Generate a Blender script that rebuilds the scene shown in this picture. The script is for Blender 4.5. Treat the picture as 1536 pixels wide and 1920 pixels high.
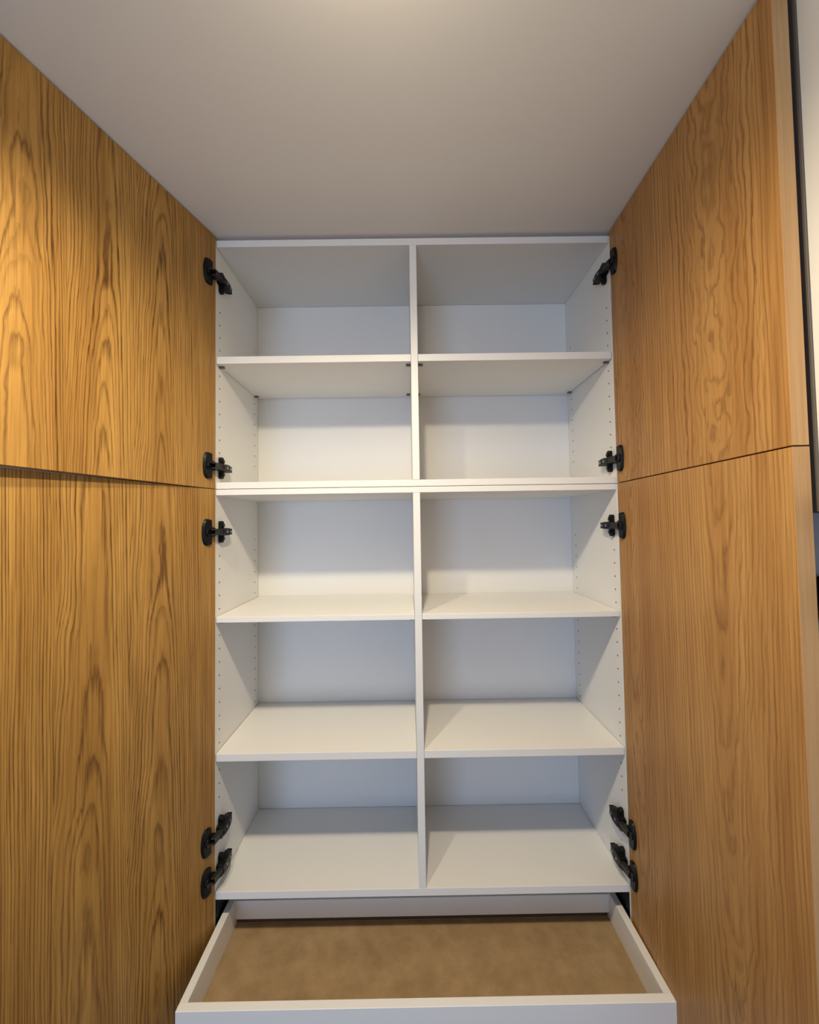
import bpy, bmesh, math, random
from mathutils import Matrix, Vector

for o in list(bpy.data.objects):
    bpy.data.objects.remove(o, do_unlink=True)
S = bpy.context.scene
C = S.collection
ZO = 0.20                     # the fitted heights below are measured from 0.20 m above the floor

# ------------------------------------------------------------------ camera
yaw, pitch, roll, fpx = 0.00382, 0.03323, -0.01497, 732.395
def cam_axes():
    cy, sy, cp, sp = math.cos(yaw), math.sin(yaw), math.cos(pitch), math.sin(pitch)
    r = Vector((cy, -sy, 0)); f = Vector((sy*cp, cy*cp, sp)); u = r.cross(f)
    c, s = math.cos(roll), math.sin(roll)
    return c*r + s*u, -s*r + c*u, f
r_, u_, f_ = cam_axes()
cam = bpy.data.cameras.new('camera')
cam.sensor_fit = 'HORIZONTAL'; cam.sensor_width = 36.0
cam.lens = fpx / 1536 * 36.0
cam.clip_start = 0.02
co = bpy.data.objects.new('camera', cam); C.objects.link(co)
m = Matrix((r_, u_, -f_)).transposed().to_4x4()
m.translation = Vector((-0.02116, -0.9398, 1.52541 + ZO))
co.matrix_world = m
S.camera = co

# ------------------------------------------------------------------ light and exposure
S.view_settings.view_transform = 'Standard'
S.view_settings.look = 'None'
S.view_settings.exposure = -0.04
S.view_settings.gamma = 1.0
S.view_settings.use_curve_mapping = False
W = bpy.data.worlds.new('world'); S.world = W; W.use_nodes = True
bg = W.node_tree.nodes['Background']
bg.inputs['Color'].default_value = (0.62, 0.76, 1.0, 1); bg.inputs['Strength'].default_value = 0.3

def spot(name, loc, aim, power, col, size, blend, rad):
    l = bpy.data.lights.new(name, 'SPOT'); l.energy = power; l.color = col
    l.spot_size = math.radians(size); l.spot_blend = blend; l.shadow_soft_size = rad
    o = bpy.data.objects.new(name, l); C.objects.link(o); o.location = loc
    o.rotation_euler = Vector(aim).to_track_quat('-Z', 'Y').to_euler()
    return o
def area(name, loc, aim, power, col, sx, sy):
    l = bpy.data.lights.new(name, 'AREA'); l.energy = power; l.color = col
    l.shape = 'RECTANGLE'; l.size = sx; l.size_y = sy
    o = bpy.data.objects.new(name, l); C.objects.link(o); o.location = loc
    o.rotation_euler = Vector(aim).to_track_quat('-Z', 'Y').to_euler()
    return o
WARM = (1.0, 0.85, 0.61)
spot('ceiling_lamp', (-0.06, -0.655, 2.1475 + ZO), (0, 0.0, -1), 34, WARM, 176, 1.0, 0.018)
spot('ceiling_lamp_left', (-0.34, -0.62, 2.1475 + ZO), (0, 0.0, -1), 19, WARM, 176, 1.0, 0.018)
l = bpy.data.lights.new('ceiling_fill_light', 'POINT'); l.energy = 2.4; l.color = WARM; l.shadow_soft_size = 0.03  # added fill at the lamp's spot, lifts the ceiling and top edges
o = bpy.data.objects.new('ceiling_fill_light', l); C.objects.link(o); o.location = (-0.06, -0.655, 2.1475 + ZO)
area('window_daylight', (-1.15, -3.55, 1.25), (0.25, 1, 0.0), 34, (0.50, 0.68, 1.0), 1.2, 1.7)

# ------------------------------------------------------------------ helpers
def box(bm, x0, x1, y0, y1, z0, z1):
    vs = [bm.verts.new((x, y, z)) for z in (z0, z1) for y in (y0, y1) for x in (x0, x1)]
    for f in ((0, 2, 3, 1), (4, 5, 7, 6), (0, 1, 5, 4), (2, 6, 7, 3), (0, 4, 6, 2), (1, 3, 7, 5)):
        bm.faces.new([vs[i] for i in f])
def prism(bm, pts, axis, a, b):
    """extrude a 2D outline along an axis; pts are the two other coordinates in order"""
    def P(p, t):
        if axis == 'x': return (t, p[0], p[1])
        if axis == 'y': return (p[0], t, p[1])
        return (p[0], p[1], t)
    lo = [bm.verts.new(P(p, a)) for p in pts]; hi = [bm.verts.new(P(p, b)) for p in pts]
    n = len(pts)
    bm.faces.new(lo); bm.faces.new(hi[::-1])
    for i in range(n):
        bm.faces.new((lo[i], hi[i], hi[(i+1) % n], lo[(i+1) % n]))
def tube(bm, p0, p1, r, n=12):
    p0, p1 = Vector(p0), Vector(p1); d = (p1-p0).normalized()
    a = d.orthogonal().normalized(); b = d.cross(a)
    ring = lambda p: [bm.verts.new(p + r*(math.cos(2*math.pi*i/n)*a + math.sin(2*math.pi*i/n)*b)) for i in range(n)]
    A, B = ring(p0), ring(p1)
    bm.faces.new(A); bm.faces.new(B)
    for i in range(n): bm.faces.new((A[i], B[i], B[(i+1) % n], A[(i+1) % n]))
def obj(name, bm, mat, parent=None, bevel=0.0, seg=2):
    bmesh.ops.recalc_face_normals(bm, faces=bm.faces)
    me = bpy.data.meshes.new(name); bm.to_mesh(me); bm.free()
    me.materials.append(mat)
    o = bpy.data.objects.new(name, me); C.objects.link(o)
    if parent is not None:
        o.parent = parent; o.matrix_parent_inverse = WORLD[parent.name].inverted()
    WORLD[o.name] = Matrix.Identity(4)
    if bevel:
        b = o.modifiers.new('bevel', 'BEVEL'); b.width = bevel; b.segments = seg; b.limit_method = 'ANGLE'
    return o
WORLD = {}
def thing(name, label, cat, loc):
    o = bpy.data.objects.new(name, None); C.objects.link(o)
    o.location = loc; o.empty_display_size = 0.1
    o['label'] = label; o['category'] = cat
    WORLD[o.name] = Matrix.Translation(Vector(loc))
    return o
def struct(name, bm, mat, label=None):
    o = obj(name, bm, mat); o['kind'] = 'structure'
    if label: o['label'] = label
    return o
def one(*a):
    bm = bmesh.new(); box(bm, *a); return bm

# ------------------------------------------------------------------ materials
class N:
    def __init__(s, name):
        s.m = bpy.data.materials.new(name); s.m.use_nodes = True
        s.t = s.m.node_tree; s.b = s.t.nodes['Principled BSDF']
    def n(s, ty, **k):
        x = s.t.nodes.new(ty)
        for a, v in k.items(): setattr(x, a, v)
        return x
    def l(s, a, b): s.t.links.new(a, b)
    def math(s, op, a, b=None, c=None):
        x = s.n('ShaderNodeMath', operation=op)
        for i, v in enumerate((a, b, c)):
            if v is None: continue
            if isinstance(v, (int, float)): x.inputs[i].default_value = v
            else: s.l(v, x.inputs[i])
        return x.outputs[0]
    def noise(s, vec, scale, detail=3, rough=0.5):
        x = s.n('ShaderNodeTexNoise'); x.inputs['Scale'].default_value = scale
        x.inputs['Detail'].default_value = detail; x.inputs['Roughness'].default_value = rough
        s.l(vec, x.inputs['Vector']); return x.outputs['Fac']
    def mapped(s, vec, sc):
        x = s.n('ShaderNodeMapping'); x.inputs['Scale'].default_value = sc
        s.l(vec, x.inputs['Vector']); return x.outputs[0]
    def ramp(s, fac, stops, interp='LINEAR'):
        x = s.n('ShaderNodeValToRGB'); x.color_ramp.interpolation = interp
        e = x.color_ramp.elements
        while len(e) < len(stops): e.new(0.5)
        for el, (p, c) in zip(e, stops):
            el.position = p; el.color = (*c, 1) if len(c) == 3 else c
        s.l(fac, x.inputs[0]); return x.outputs[0]
    def mix(s, fac, a, b, mode='MIX'):
        x = s.n('ShaderNodeMixRGB', blend_type=mode)
        for i, v in zip((0, 1, 2), (fac, a, b)):
            if isinstance(v, (int, float)): x.inputs[i].default_value = v
            elif isinstance(v, tuple): x.inputs[i].default_value = (*v, 1)
            else: s.l(v, x.inputs[i])
        return x.outputs[0]
    def bump(s, h, strength, dist=0.001):
        x = s.n('ShaderNodeBump'); x.inputs['Strength'].default_value = strength
        x.inputs['Distance'].default_value = dist
        s.l(h, x.inputs['Height']); s.l(x.outputs[0], s.b.inputs['Normal'])

def plain(name, col, rough=0.45, metal=0.0, var=0.04, scale=9.0, spec=0.5):
    k = N(name); tc = k.n('ShaderNodeTexCoord')
    f = k.noise(tc.outputs['Object'], scale, 4)
    a = tuple(c*(1-var) for c in col); b = tuple(min(1, c*(1+var)) for c in col)
    k.l(k.ramp(f, [(0.3, a), (0.7, b)]), k.b.inputs['Base Color'])
    k.b.inputs['Roughness'].default_value = rough
    k.b.inputs['Metallic'].default_value = metal
    k.b.inputs['Specular IOR Level'].default_value = spec
    k.bump(k.noise(tc.outputs['Object'], 400, 2), 0.05, 0.0004)
    return k.m

def oak(name, leaves, freq, light, mid, dark, amount, seed):
    """veneer of leaves sliced off round: leaves = (start, centre, pith depth, depth slope, wobble)"""
    k = N(name); tc = k.n('ShaderNodeTexCoord'); P = tc.outputs['Object']
    sep = k.n('ShaderNodeSeparateXYZ'); k.l(P, sep.inputs[0]); u, z = sep.outputs[0], sep.outputs[2]
    off = k.n('ShaderNodeVectorMath', operation='ADD'); k.l(P, off.inputs[0]); off.inputs[1].default_value = (seed*3.1, seed*1.7, seed*2.3)
    Q = off.outputs[0]
    un = k.math('MULTIPLY', u, 2.0)                       # 0..0.5 m to 0..1
    A = k.ramp(un, [(l[0]*2, (l[1]*2, l[2]*4, (l[3]+1)/2)) for l in leaves], 'CONSTANT')
    sa = k.n('ShaderNodeSeparateColor'); k.l(A, sa.inputs[0])
    B = k.ramp(un, [(l[0]*2, (l[4], (i*0.37) % 1, (i*0.61 + 0.2) % 1)) for i, l in enumerate(leaves)], 'CONSTANT')
    sb = k.n('ShaderNodeSeparateColor'); k.l(B, sb.inputs[0])
    uc = k.math('MULTIPLY', sa.outputs[0], 0.5)
    h0 = k.math('MULTIPLY', sa.outputs[1], 0.25)
    sl = k.math('MULTIPLY', k.math('SUBTRACT', sa.outputs[2], 0.5), 0.2)    # slope = (l3)*0.1
    # slow wander of the sheet through the rings, other for each leaf
    cmb = k.n('ShaderNodeCombineXYZ'); k.l(k.math('MULTIPLY', u, 7.0), cmb.inputs[0]); k.l(k.math('MULTIPLY', sb.outputs[1], 17.0), cmb.inputs[1])
    k.l(k.math('MULTIPLY', k.math('ADD', z, seed*1.3), 2.6), cmb.inputs[2])
    wv = k.math('SUBTRACT', k.noise(cmb.outputs[0], 1.0, 2, 0.5), 0.5)
    cmb2 = k.n('ShaderNodeCombineXYZ'); k.l(k.math('MULTIPLY', u, 30.0), cmb2.inputs[0]); k.l(k.math('MULTIPLY', sb.outputs[2], 23.0), cmb2.inputs[1])
    k.l(k.math('MULTIPLY', k.math('ADD', z, seed*0.7), 14.0), cmb2.inputs[2])
    wv2 = k.math('SUBTRACT', k.noise(cmb2.outputs[0], 1.0, 2, 0.5), 0.5)
    h = k.math('ADD', h0, k.math('MULTIPLY', sl, z))
    h = k.math('ADD', h, k.math('MULTIPLY', wv, 0.020))
    h = k.math('ADD', h, k.math('MULTIPLY', k.math('MULTIPLY', wv2, sb.outputs[0]), 0.032))
    du = k.math('ADD', k.math('SUBTRACT', u, uc), k.math('MULTIPLY', wv, 0.022))
    du = k.math('ADD', du, k.math('MULTIPLY', wv2, 0.0016))
    r = k.math('SQRT', k.math('ADD', k.math('MULTIPLY', du, du), k.math('MULTIPLY', h, h)))
    g = k.math('MULTIPLY', r, freq)
    # rings of uneven width
    cr = k.n('ShaderNodeCombineXYZ'); k.l(k.math('MULTIPLY', g, 0.37), cr.inputs[0]); k.l(k.math('MULTIPLY', sb.outputs[1], 9.0), cr.inputs[1])
    g = k.math('ADD', g, k.math('MULTIPLY', k.noise(cr.outputs[0], 1.0, 1), 1.6))
    fib = k.noise(k.mapped(Q, (230, 230, 5.5)), 1.0, 3, 0.6)
    g = k.math('ADD', g, k.math('MULTIPLY', k.math('SUBTRACT', fib, 0.5), 0.9))
    fr = k.math('FRACT', g)
    ring = k.ramp(fr, [(0.0, (0.75,)*3), (0.10, (0.12,)*3), (0.55, (0.0,)*3), (0.86, (0.8,)*3), (0.94, (1,)*3), (1.0, (0.75,)*3)])
    # ring strength differs from place to place
    cs = k.n('ShaderNodeCombineXYZ'); k.l(k.math('MULTIPLY', k.math('FLOOR', g), 3.3), cs.inputs[0]); k.l(k.math('MULTIPLY', sb.outputs[2], 5.0), cs.inputs[1])
    k.l(k.math('MULTIPLY', z, 2.0), cs.inputs[2])
    st = k.ramp(k.noise(cs.outputs[0], 1.0, 1), [(0.30, (0.25,)*3), (0.68, (1,)*3)])
    ring = k.math('MULTIPLY', ring, st)
    # pores and fibres running along the board
    fib2 = k.noise(k.mapped(Q, (620, 620, 22)), 1.0, 2, 0.6)
    pores = k.ramp(fib2, [(0.56, (0,)*3), (0.72, (1,)*3)])
    pores = k.math('MULTIPLY', pores, k.math('ADD', 0.25, ring))
    broad = k.noise(k.mapped(Q, (22, 22, 1.3)), 1.0, 3, 0.55)
    base = k.mix(k.ramp(broad, [(0.33, (0,)*3), (0.68, (1,)*3)]), light, mid)
    base = k.mix(k.math('MULTIPLY', k.ramp(fib, [(0.40, (0,)*3), (0.72, (1,)*3)]), 0.45), base, dark)
    d = k.math('MULTIPLY', ring, amount)
    d = k.math('MULTIPLY', d, k.math('ADD', 0.55, k.math('MULTIPLY', fib, 0.9)))
    d = k.math('MINIMUM', k.math('ADD', d, k.math('MULTIPLY', pores, 0.30)), 1.0)
    col = k.mix(d, base, dark)
    k.l(col, k.b.inputs['Base Color'])
    k.b.inputs['Roughness'].default_value = 0.42
    k.b.inputs['Specular IOR Level'].default_value = 0.35
    k.bump(k.math('ADD', fib, k.math('MULTIPLY', pores, -0.8)), 0.10, 0.0006)
    return k.m

LO, MO, DO = (0.53, 0.300, 0.078), (0.37, 0.188, 0.042), (0.095, 0.037, 0.007)
LR_, MR_, DR_ = (0.51, 0.275, 0.085), (0.39, 0.185, 0.048), (0.19, 0.078, 0.017)
M_oak = {
 'UL': oak('oak_upper_left', [(0, 0.15, .03, .34, .08), (0.205, 0.26, .022, .32, .1), (0.322, 0.385, .03, .34, .2), (0.445, 0.55, .03, .3, .3)], 270, LO, MO, DO, 1.0, 1.0),
 'LL': oak('oak_lower_left', [(0, 0.14, .03, .25, .08), (0.205, 0.27, .03, .22, .08), (0.322, 0.46, .02, .2, .1), (0.445, 0.55, .03, .3, .3)], 270, LO, MO, DO, 1.0, 2.0),
 'UR': oak('oak_upper_right', [(0, 0.06, .05, -.25, 1.0), (0.13, 0.32, .055, -.28, 1.0), (0.41, 0.60, .02, .2, .3)], 125, LR_, MR_, DR_, 0.95, 3.0),
 'LR': oak('oak_lower_right', [(0, 0.055, .09, -.40, .5), (0.13, 0.315, .10, -.45, .4), (0.41, 0.60, .02, .2, .3)], 150, LR_, MR_, DR_, 0.75, 4.0),
}
M_band = oak('oak_edge_band', [(0, 0.5, .02, .2, .2)], 90, (0.60, 0.37, 0.17), (0.52, 0.30, 0.13), (0.42, 0.22, 0.09), 0.25, 5.0)
M_white = plain('white_melamine', (0.80, 0.795, 0.77), 0.42, var=0.012, scale=3)
M_edge = plain('white_edge_banding', (0.86, 0.86, 0.85), 0.38, var=0.01, scale=3)
M_back = plain('white_back_panel', (0.80, 0.80, 0.79), 0.45, var=0.012, scale=3)
M_ceiling = plain('ceiling_paint', (0.80, 0.78, 0.75), 0.75, var=0.012, scale=2)
M_wall = plain('wall_paint', (0.46, 0.44, 0.41), 0.8, var=0.012, scale=2)
M_floor = plain('floor_boards', (0.18, 0.12, 0.075), 0.5, var=0.12, scale=5)
M_black = plain('black_hinge_metal', (0.0045, 0.0045, 0.0043), 0.42, 0.0, var=0.1, scale=40, spec=0.22)
M_grey = plain('grey_hinge_metal', (0.030, 0.029, 0.027), 0.40, 0.4, var=0.1, scale=40)
M_steel = plain('steel', (0.45, 0.45, 0.44), 0.35, 0.9, var=0.05, scale=40)
M_hole = plain('hole_shadowed_board', (0.10, 0.085, 0.07), 0.9, var=0.1)
M_pin = plain('shelf_pin_metal', (0.22, 0.20, 0.17), 0.45, 0.4, var=0.1)
M_frame = plain('dark_frame_paint', (0.12, 0.10, 0.085), 0.5, var=0.06)
M_panel = plain('pale_panel', (0.80, 0.78, 0.72), 0.55, var=0.01)
M_splash = plain('grey_blue_paint', (0.74, 0.77, 0.80), 0.5, var=0.02)
M_gap_shade = plain('gap_shade_brown', (0.10, 0.06, 0.03), 0.8, var=0.1)
M_dark = plain('black_casing', (0.008, 0.007, 0.007), 0.3, var=0.1)
k = N('hardboard'); tc = k.n('ShaderNodeTexCoord')
f1 = k.noise(tc.outputs['Object'], 22, 5, 0.6); f2 = k.noise(tc.outputs['Object'], 260, 3, 0.7)
c1 = k.ramp(f1, [(0.30, (0.30, 0.200, 0.098)), (0.72, (0.43, 0.300, 0.160))])
c1 = k.mix(k.math('MULTIPLY', k.ramp(f2, [(0.45, (0,)*3), (0.75, (1,)*3)]), 0.25), c1, (0.24, 0.14, 0.06))
k.l(c1, k.b.inputs['Base Color']); k.b.inputs['Roughness'].default_value = 0.75
k.bump(f2, 0.1, 0.0005); M_hard = k.m

# ------------------------------------------------------------------ fitted sizes
Z = dict(t0=2.2320, t1=2.2150, a0=1.9425, a1=1.9248, m0=1.6346, mj=1.6182, m1=1.6035, b0=1.3125, b1=1.2990,
         c0=0.9922, c1=0.9745, d0=0.6778, d1=0.6605)
Z = {n: v + ZO for n, v in Z.items()}
HW, D, HO = 0.484, 0.2673, 0.500
CEIL = 2.2400 + ZO
TH = 0.0085                                             # half the divider's thickness

# ------------------------------------------------------------------ room
XL, XR, YF, YB = -2.3, 0.525, -3.7, 0.03
struct('floor', one(XL-.1, XR+.1, YF-.1, 0.42, -0.06, 0), M_floor)
struct('ceiling', one(XL-.1, XR+.1, YF-.1, 0.42, CEIL, CEIL+0.1), M_ceiling, 'plain pale grey painted ceiling above the open cabinets')
bm = bmesh.new()
box(bm, XL, -0.515, YB, 0.40, 0, CEIL); box(bm, -0.515, 0.515, 0.32, 0.40, 0, CEIL)
struct('wall_back', bm, M_wall, 'pale wall behind the cabinets')
struct('wall_left', one(XL-.1, XL, YF-.1, 0.40, 0, CEIL), M_wall)
struct('wall_right', one(XR, XR+.1, YF-.1, 0.40, 0, CEIL), M_wall)
struct('trim_1', one(XR-0.003, XR-0.0001, YF+.01, 0.02, 0.0, 1.5335+ZO), M_splash, 'grey blue lining on the lower right wall')
bm = bmesh.new()                                        # wall behind the camera with its window opening
box(bm, XL, -1.80, YF-.1, YF, 0, CEIL); box(bm, -0.50, XR, YF-.1, YF, 0, CEIL)
box(bm, -1.80, -0.50, YF-.1, YF, 0, 0.35); box(bm, -1.80, -0.50, YF-.1, YF, 2.15, CEIL)
struct('wall_front', bm, M_wall)

# ------------------------------------------------------------------ cabinets
upper = thing('upper_cabinet', 'white upper cabinet with two shelves and open oak doors right under the ceiling', 'cabinet', (0, 0, Z['mj']))
lower = thing('lower_cabinet', 'tall white lower cabinet with four shelves, open oak doors and a pulled-out drawer', 'cabinet', (0, 0, 0))
BV = 0.0008
def side(par, s, z0, z1):
    a, b = (s*HW, s*HO) if s > 0 else (s*HO, s*HW)
    return obj('side_panel', one(a, b, 0.0, D+0.008, z0, z1), M_white, par, BV)
def holes(par, zs, s, xf):
    bm = bmesh.new()
    for z in zs:
        for y in (0.020, 0.240):
            tube(bm, (xf, y, z), (xf - s*0.0004, y, z), 0.0021, 8)
    o = obj('shelf_pin_holes', bm, M_hole, par); o['kind'] = 'stuff'
    return o
def zrange(a, b, skip=()):
    out = []; z = a
    while z < b:
        if not any(p <= z <= q for p, q in skip): out.append(z)
        z += 0.032
    return out
USK = ((Z['a1']-.004, Z['a0']+.012), (2.07+ZO, 2.15+ZO), (1.648+ZO, 1.69+ZO))
LSK = ((Z['b1']-.004, Z['b0']+.004), (Z['c1']-.004, Z['c0']+.004), (1.49+ZO, 1.54+ZO), (0.68+ZO, 0.86+ZO))
sides = {}
for s in (-1, 1):
    p = side(upper, s, Z['mj']+0.0006, Z['t0']); sides['U', s] = p
    holes(p, zrange(Z['m0']+.075, Z['t1']-.06, USK), s, s*HW)
    p = side(lower, s, 0.06, Z['mj']-0.0006); sides['L', s] = p
    holes(p, zrange(Z['d0']+.075, Z['m1']-.06, LSK), s, s*HW)
G = 0.0003
obj('top_panel', one(-HW+G, HW-G, 0.0, D, Z['t1'], Z['t0']), M_white, upper, BV)
obj('bottom_panel', one(-HW+G, HW-G, 0.0, D, Z['mj']+0.0006, Z['m0']), M_white, upper, BV)
obj('top_panel', one(-HW+G, HW-G, 0.0, D, Z['m1'], Z['mj']-0.0006), M_white, lower, BV)
obj('fixed_shelf', one(-HW+G, HW-G, 0.0, D, Z['d1'], Z['d0']), M_white, lower, BV)['label'] = 'lowest shelf, above the drawer'
obj('divider', one(-TH, TH, 0.0, D, Z['m0']+G, Z['t1']-G), M_white, upper, BV)
obj('divider', one(-TH, TH, 0.0, D, Z['d0']+G, Z['m1']-G), M_white, lower, BV)
for s in (-1, 1):
    a, b = sorted((s*TH, s*(HW-G)))
    a += 0.0002
    obj('back_panel', one(a, b, D+0.0003, D+0.006, Z['m0'], Z['t1']), M_back, upper)
    obj('back_panel', one(a, b, D+0.0003, D+0.006, Z['d0'], Z['m1']), M_back, lower)
obj('drawer_bay_back', one(-HW+G, HW-G, D+0.0003, D+0.006, 0.08, Z['d1']), M_back, lower)
obj('base_panel', one(-HW+G, HW-G, 0.0, D, 0.06, 0.078), M_white, lower, BV)
obj('plinth', one(-HO, HO, 0.03, 0.046, 0.0, 0.06), M_white, lower)
def shelf(par, s, z0, z1, gap, yf=0.0008):
    a, b = sorted((s*(TH+0.0005), s*(HW-gap)))
    sh = obj('shelf', one(a, b, yf, D-0.002, z0, z1), M_white, par, BV)
    for x in (s*(TH+0.0065), s*(HW-0.0065)):
        for y in (0.020, 0.240):
            bm = bmesh.new()
            tube(bm, (x-0.006, y, z0-0.0028), (x+0.006, y, z0-0.0028), 0.0026, 10)
            box(bm, x-0.005, x+0.005, y-0.0045, y+0.0045, z0-0.0012, z0-0.0001)
            obj('shelf_pin', bm, M_pin, sh)
    return sh
shelf(upper, -1, Z['a1'], Z['a0'], 0.0008); shelf(upper, 1, Z['a1'], Z['a0'], 0.0022)
for a, b in (('b1', 'b0'), ('c1', 'c0')):
    shelf(lower, -1, Z[a], Z[b], 0.0010); shelf(lower, 1, Z[a], Z[b], 0.0010)

# ------------------------------------------------------------------ hinges
def flange(bm, s, zc, fx, th=0.006):
    """D-shaped cup flange flat on the door's inner face; fx(y) = x of that face"""
    pts = []
    for i in range(13):                                 # far side rounded
        t = math.pi*i/12
        pts.append((-0.030 - 0.013*math.sin(t)**0.8, 0.0315*math.cos(t)))
    pts += [(-0.0215, -0.0300), (-0.0215, -0.013), (-0.010, -0.010), (-0.010, 0.010), (-0.0215, 0.013), (-0.0215, 0.0300)]
    n = len(pts)
    lo = [bm.verts.new((fx(y), y, zc+z)) for y, z in pts]
    hi = [bm.verts.new((fx(y) - s*th, y + (0.002 if y < -0.02 else 0), zc + z*0.95)) for y, z in pts]
    bm.faces.new(lo); bm.faces.new(hi)
    for i in range(n): bm.faces.new((lo[i], hi[i], hi[(i+1) % n], lo[(i+1) % n]))
def hinge(door, panel, s, zc, fx, wide):
    X = lambda d: s*(HW - d)                            # d = how far out from the side panel into the cabinet
    bm = bmesh.new(); flange(bm, s, zc, fx)
    xi = fx(-0.033)
    tube(bm, (xi - s*0.004, -0.0275, zc), (xi - s*0.0085, -0.0275, zc), 0.0100, 16)
    cup = obj('hinge_cup', bm, M_black, door, 0.0008)
    bm = bmesh.new()                                    # grey knuckle link between cup and arm
    xs = fx(-0.010)
    for dz in (-0.0075, 0.0045):
        prism(bm, [(xs - s*0.003, -0.026), (xs - s*0.003, -0.010), (X(0.010), 0.006), (X(0.018), 0.012),
                   (X(0.020), 0.004), (xs - s*0.014, -0.012), (xs - s*0.012, -0.026)], 'z', zc+dz, zc+dz+0.003)
    prism(bm, [(xs - s*0.012, -0.024), (xs - s*0.014, -0.010), (X(0.019), 0.010), (X(0.016), 0.013), (xs - s*0.010, -0.008), (xs - s*0.009, -0.022)], 'z', zc-0.0055, zc+0.0055)
    link = obj('hinge_link', bm, M_grey, door, 0.0006)
    bm = bmesh.new()                                    # arm body, tapering to its notched tail
    hz = 0.0140 if wide else 0.0095
    outline = [(0.004, hz*0.8), (0.016, hz), (0.034, hz), (0.040, hz*0.92), (0.051, hz*0.72), (0.051, -hz*0.72), (0.040, -hz*0.92),
               (0.034, -hz), (0.016, -hz), (0.004, -hz*0.8)]
    n = len(outline)
    h0 = lambda y: 0.0015
    h1 = lambda y: 0.0195 - max(0, y-0.030)*0.12
    lo = [bm.verts.new((X(h0(y)), y, zc+z)) for y, z in outline]
    hi = [bm.verts.new((X(h1(y)), y, zc+z*0.9)) for y, z in outline]
    bm.faces.new(lo); bm.faces.new(hi)
    for i in range(n): bm.faces.new((lo[i], hi[i], hi[(i+1) % n], lo[(i+1) % n]))
    for dz in (hz*0.55, -hz*0.55):                      # clip tail
        box(bm, *sorted((X(0.004), X(0.016))), 0.050, 0.055, zc+dz-0.002, zc+dz+0.002)
    arm = obj('hinge_arm', bm, M_black, door, 0.0012)
    for y, d in ((0.020, 0.0197), (0.040, 0.0185)):
        bm = bmesh.new()
        tube(bm, (X(d-0.001), y, zc), (X(d+0.0006), y, zc), 0.0030, 12)
        box(bm, *sorted((X(d+0.0004), X(d+0.0010))), y-0.0024, y+0.0024, zc-0.0006, zc+0.0006)
        obj('hinge_screw', bm, M_steel, door)
    bm = bmesh.new()                                    # cross-shaped plate screwed to the side panel
    wing = [(0.0135, 0.0235), (0.017, 0.0265), (0.023, 0.0265), (0.0265, 0.0235), (0.0265, 0.010), (0.052, 0.0075), (0.052, -0.0075),
            (0.0265, -0.010), (0.0265, -0.0235), (0.023, -0.0265), (0.017, -0.0265), (0.0135, -0.0235), (0.0135, -0.009), (0.004, -0.007), (0.004, 0.007), (0.0135, 0.009)]
    prism(bm, [(y, zc+z) for y, z in wing], 'x', X(0.0002), X(0.0085))
    for dz in (-0.016, 0.016):
        tube(bm, (X(0.008), 0.020, zc+dz), (X(0.0115), 0.020, zc+dz), 0.0052, 12)
    obj('mounting_plate', bm, M_black, panel, 0.0008)

# ------------------------------------------------------------------ doors
DW, DT = 0.4425, 0.0200
def door(key, par, s, hx, hy, ang, z0, z1, hz, label, wide_from=None, w=DW, th=DT):
    a = math.radians(ang)                               # degrees past a right angle, outward
    d = Vector((s*math.sin(a), -math.cos(a), 0)); n = Vector((s*math.cos(a), math.sin(a), 0))
    bm = bmesh.new()
    y0, y1 = (0, th) if s > 0 else (-th, 0)
    box(bm, 0, w-0.0012, y0, y1, 0, z1-z0)
    mw = Matrix((d, n*s, Vector((0, 0, 1)))).transposed().to_4x4(); mw.translation = Vector((hx, hy, z0))
    o = obj('door', bm, M_oak[key], par, 0.0007)
    o.matrix_parent_inverse = Matrix.Identity(4)
    o.matrix_basis = WORLD[par.name].inverted() @ mw
    o['label'] = label
    WORLD[o.name] = mw
    bm = bmesh.new(); box(bm, w-0.0011, w, y0, y1, 0, z1-z0)
    e = obj('edge_band', bm, M_band); e.parent = o; e['label'] = 'paler oak edge strip'
    fx = lambda y: hx + (y-hy)/d.y*d.x
    for zc, wide in hz:
        hinge(o, sides['U' if par is upper else 'L', s], s, zc, fx, wide)
    return o
TOPD = CEIL - 0.0030
door('UL', upper, -1, -0.4820, -0.004, 16.0, Z['mj']+0.0006, TOPD, [(2.136+ZO, False), (1.672+ZO, False)], 'oak door on the left, upper of two')
door('UR', upper, 1, 0.4818, -0.008, -1.9, Z['mj']+0.0010, TOPD, [(2.149+ZO, False), (1.675+ZO, False)], 'oak door on the right, upper of two')
door('LL', lower, -1, -0.4820, -0.004, 18.6, 0.07, Z['mj']-0.0006, [(1.5155+ZO, False), (0.8115+ZO, True), (0.724+ZO, True)], 'oak door on the left, lower of two')
door('LR', lower, 1, 0.4818, -0.008, -2.0, 0.07, Z['mj']-0.0010, [(1.517+ZO, False), (0.8125+ZO, True), (0.721+ZO, True)], 'oak door on the right, lower of two', th=0.0210)

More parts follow.
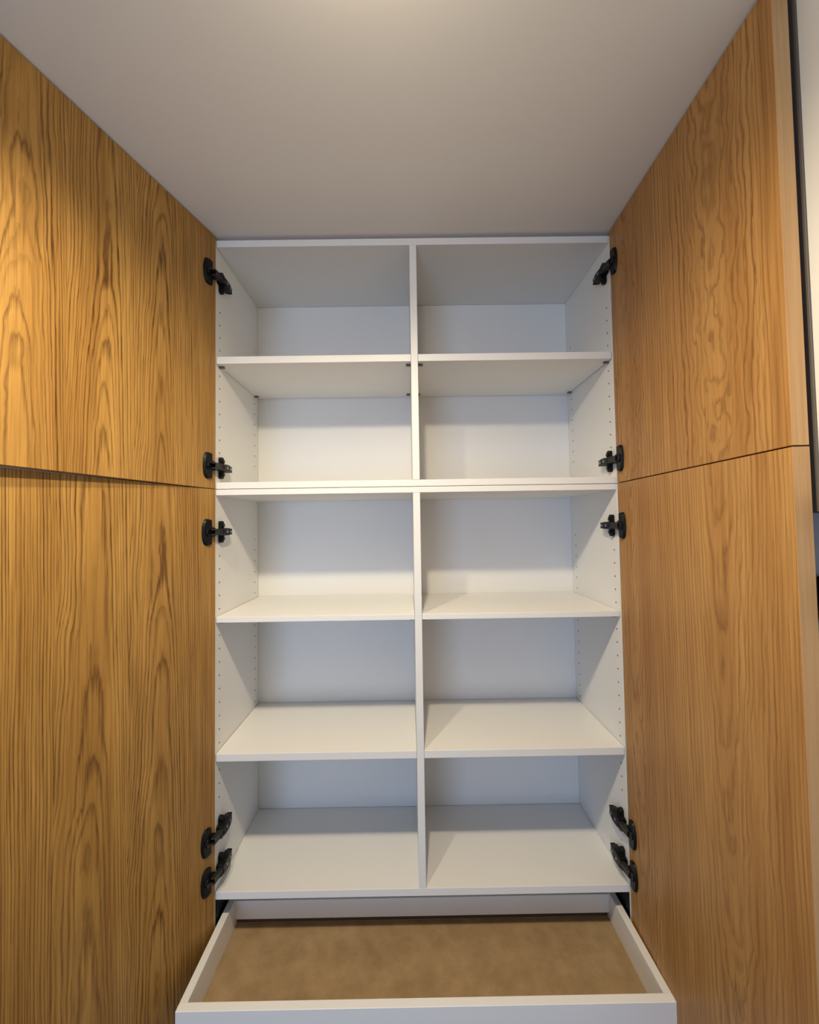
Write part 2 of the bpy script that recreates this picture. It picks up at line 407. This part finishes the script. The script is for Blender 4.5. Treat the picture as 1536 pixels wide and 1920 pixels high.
# ------------------------------------------------------------------ drawer
dz1 = 0.610 + ZO; dfl = 0.546 + ZO; dlo = 0.520 + ZO
DX = 0.4768; DI = 0.4612
bm = bmesh.new()
for s in (-1, 1):
    box(bm, *sorted((s*DI, s*DX)), -0.1520, 0.0700, dlo, dz1)
box(bm, -DI, DI, 0.0550, 0.0670, dfl+0.016, dz1-0.004)
dr = obj('drawer', bm, M_white, lower, BV); dr['label'] = 'shallow white drawer with a brown hardboard floor'
obj('drawer_front', one(-DX, DX, -0.1672, -0.1522, dlo-0.11, dz1), M_edge, dr, BV)
obj('drawer_bottom', one(-DI+.0005, DI-.0005, -0.1518, 0.0640, dfl-0.004, dfl), M_hard, dr)['label'] = 'brown hardboard drawer floor'
obj('shade_strip', one(-DI+.0005, DI-.0005, 0.0640, 0.0665, dfl+0.0002, dfl+0.0158), M_gap_shade, dr)['label'] = 'dark brown strip painted as the shade under the drawer back'  # closes the gap; its dark colour stands in for the shade there
for s in (-1, 1):
    bm = bmesh.new()
    box(bm, *sorted((s*(HW-0.0002), s*(HW-0.0022))), 0.002, 0.255, dlo+0.005, Z['d1']-0.002)
    box(bm, *sorted((s*(HW-0.0024), s*(HW-0.0042))), -0.080, 0.240, dlo+0.012, dz1-0.012)
    box(bm, *sorted((s*(DX+0.0002), s*(HW-0.0044))), -0.148, 0.067, dlo+0.016, dz1-0.020)
    obj('drawer_runner', bm, M_black, dr)

# ------------------------------------------------------------------ beside the right doors
fp = thing('framed_panel', 'pale panel in a narrow dark brown frame on wall beside upper right door', 'panel', (0.525, -0.62, 1.534+ZO))
fz0, fz1, y0, y1 = 1.5345+ZO, CEIL-0.006, -0.90, -0.405
obj('frame_bar', one(0.4965, 0.5248, -0.4512, y1, fz0, fz1), M_frame, fp, 0.0008)
obj('frame_bar', one(0.4965, 0.5248, y0, y0+0.042, fz0, fz1), M_frame, fp, 0.0008)
obj('frame_bar', one(0.4965, 0.5248, y0+0.0425, -0.4516, fz0, fz0+0.0175), M_frame, fp, 0.0008)
obj('frame_bar', one(0.4965, 0.5248, y0+0.0425, -0.4516, fz1-0.010, fz1), M_frame, fp, 0.0008)
obj('panel', one(0.4985, 0.5246, y0+0.0423, -0.4514, fz0+0.0178, fz1-0.0103), M_panel, fp)
sw = thing('wall_switch', 'black wall switch plate below the dark framed panel on right wall', 'switch', (0.522, -0.46, 1.39+ZO))
obj('plate', one(0.5140, 0.5218, -0.505, -0.4255, 1.390+ZO, 1.4505+ZO), M_dark, sw, 0.0015)
obj('rocker', one(0.5115, 0.5138, -0.494, -0.4365, 1.400+ZO, 1.4405+ZO), M_dark, sw, 0.0008)
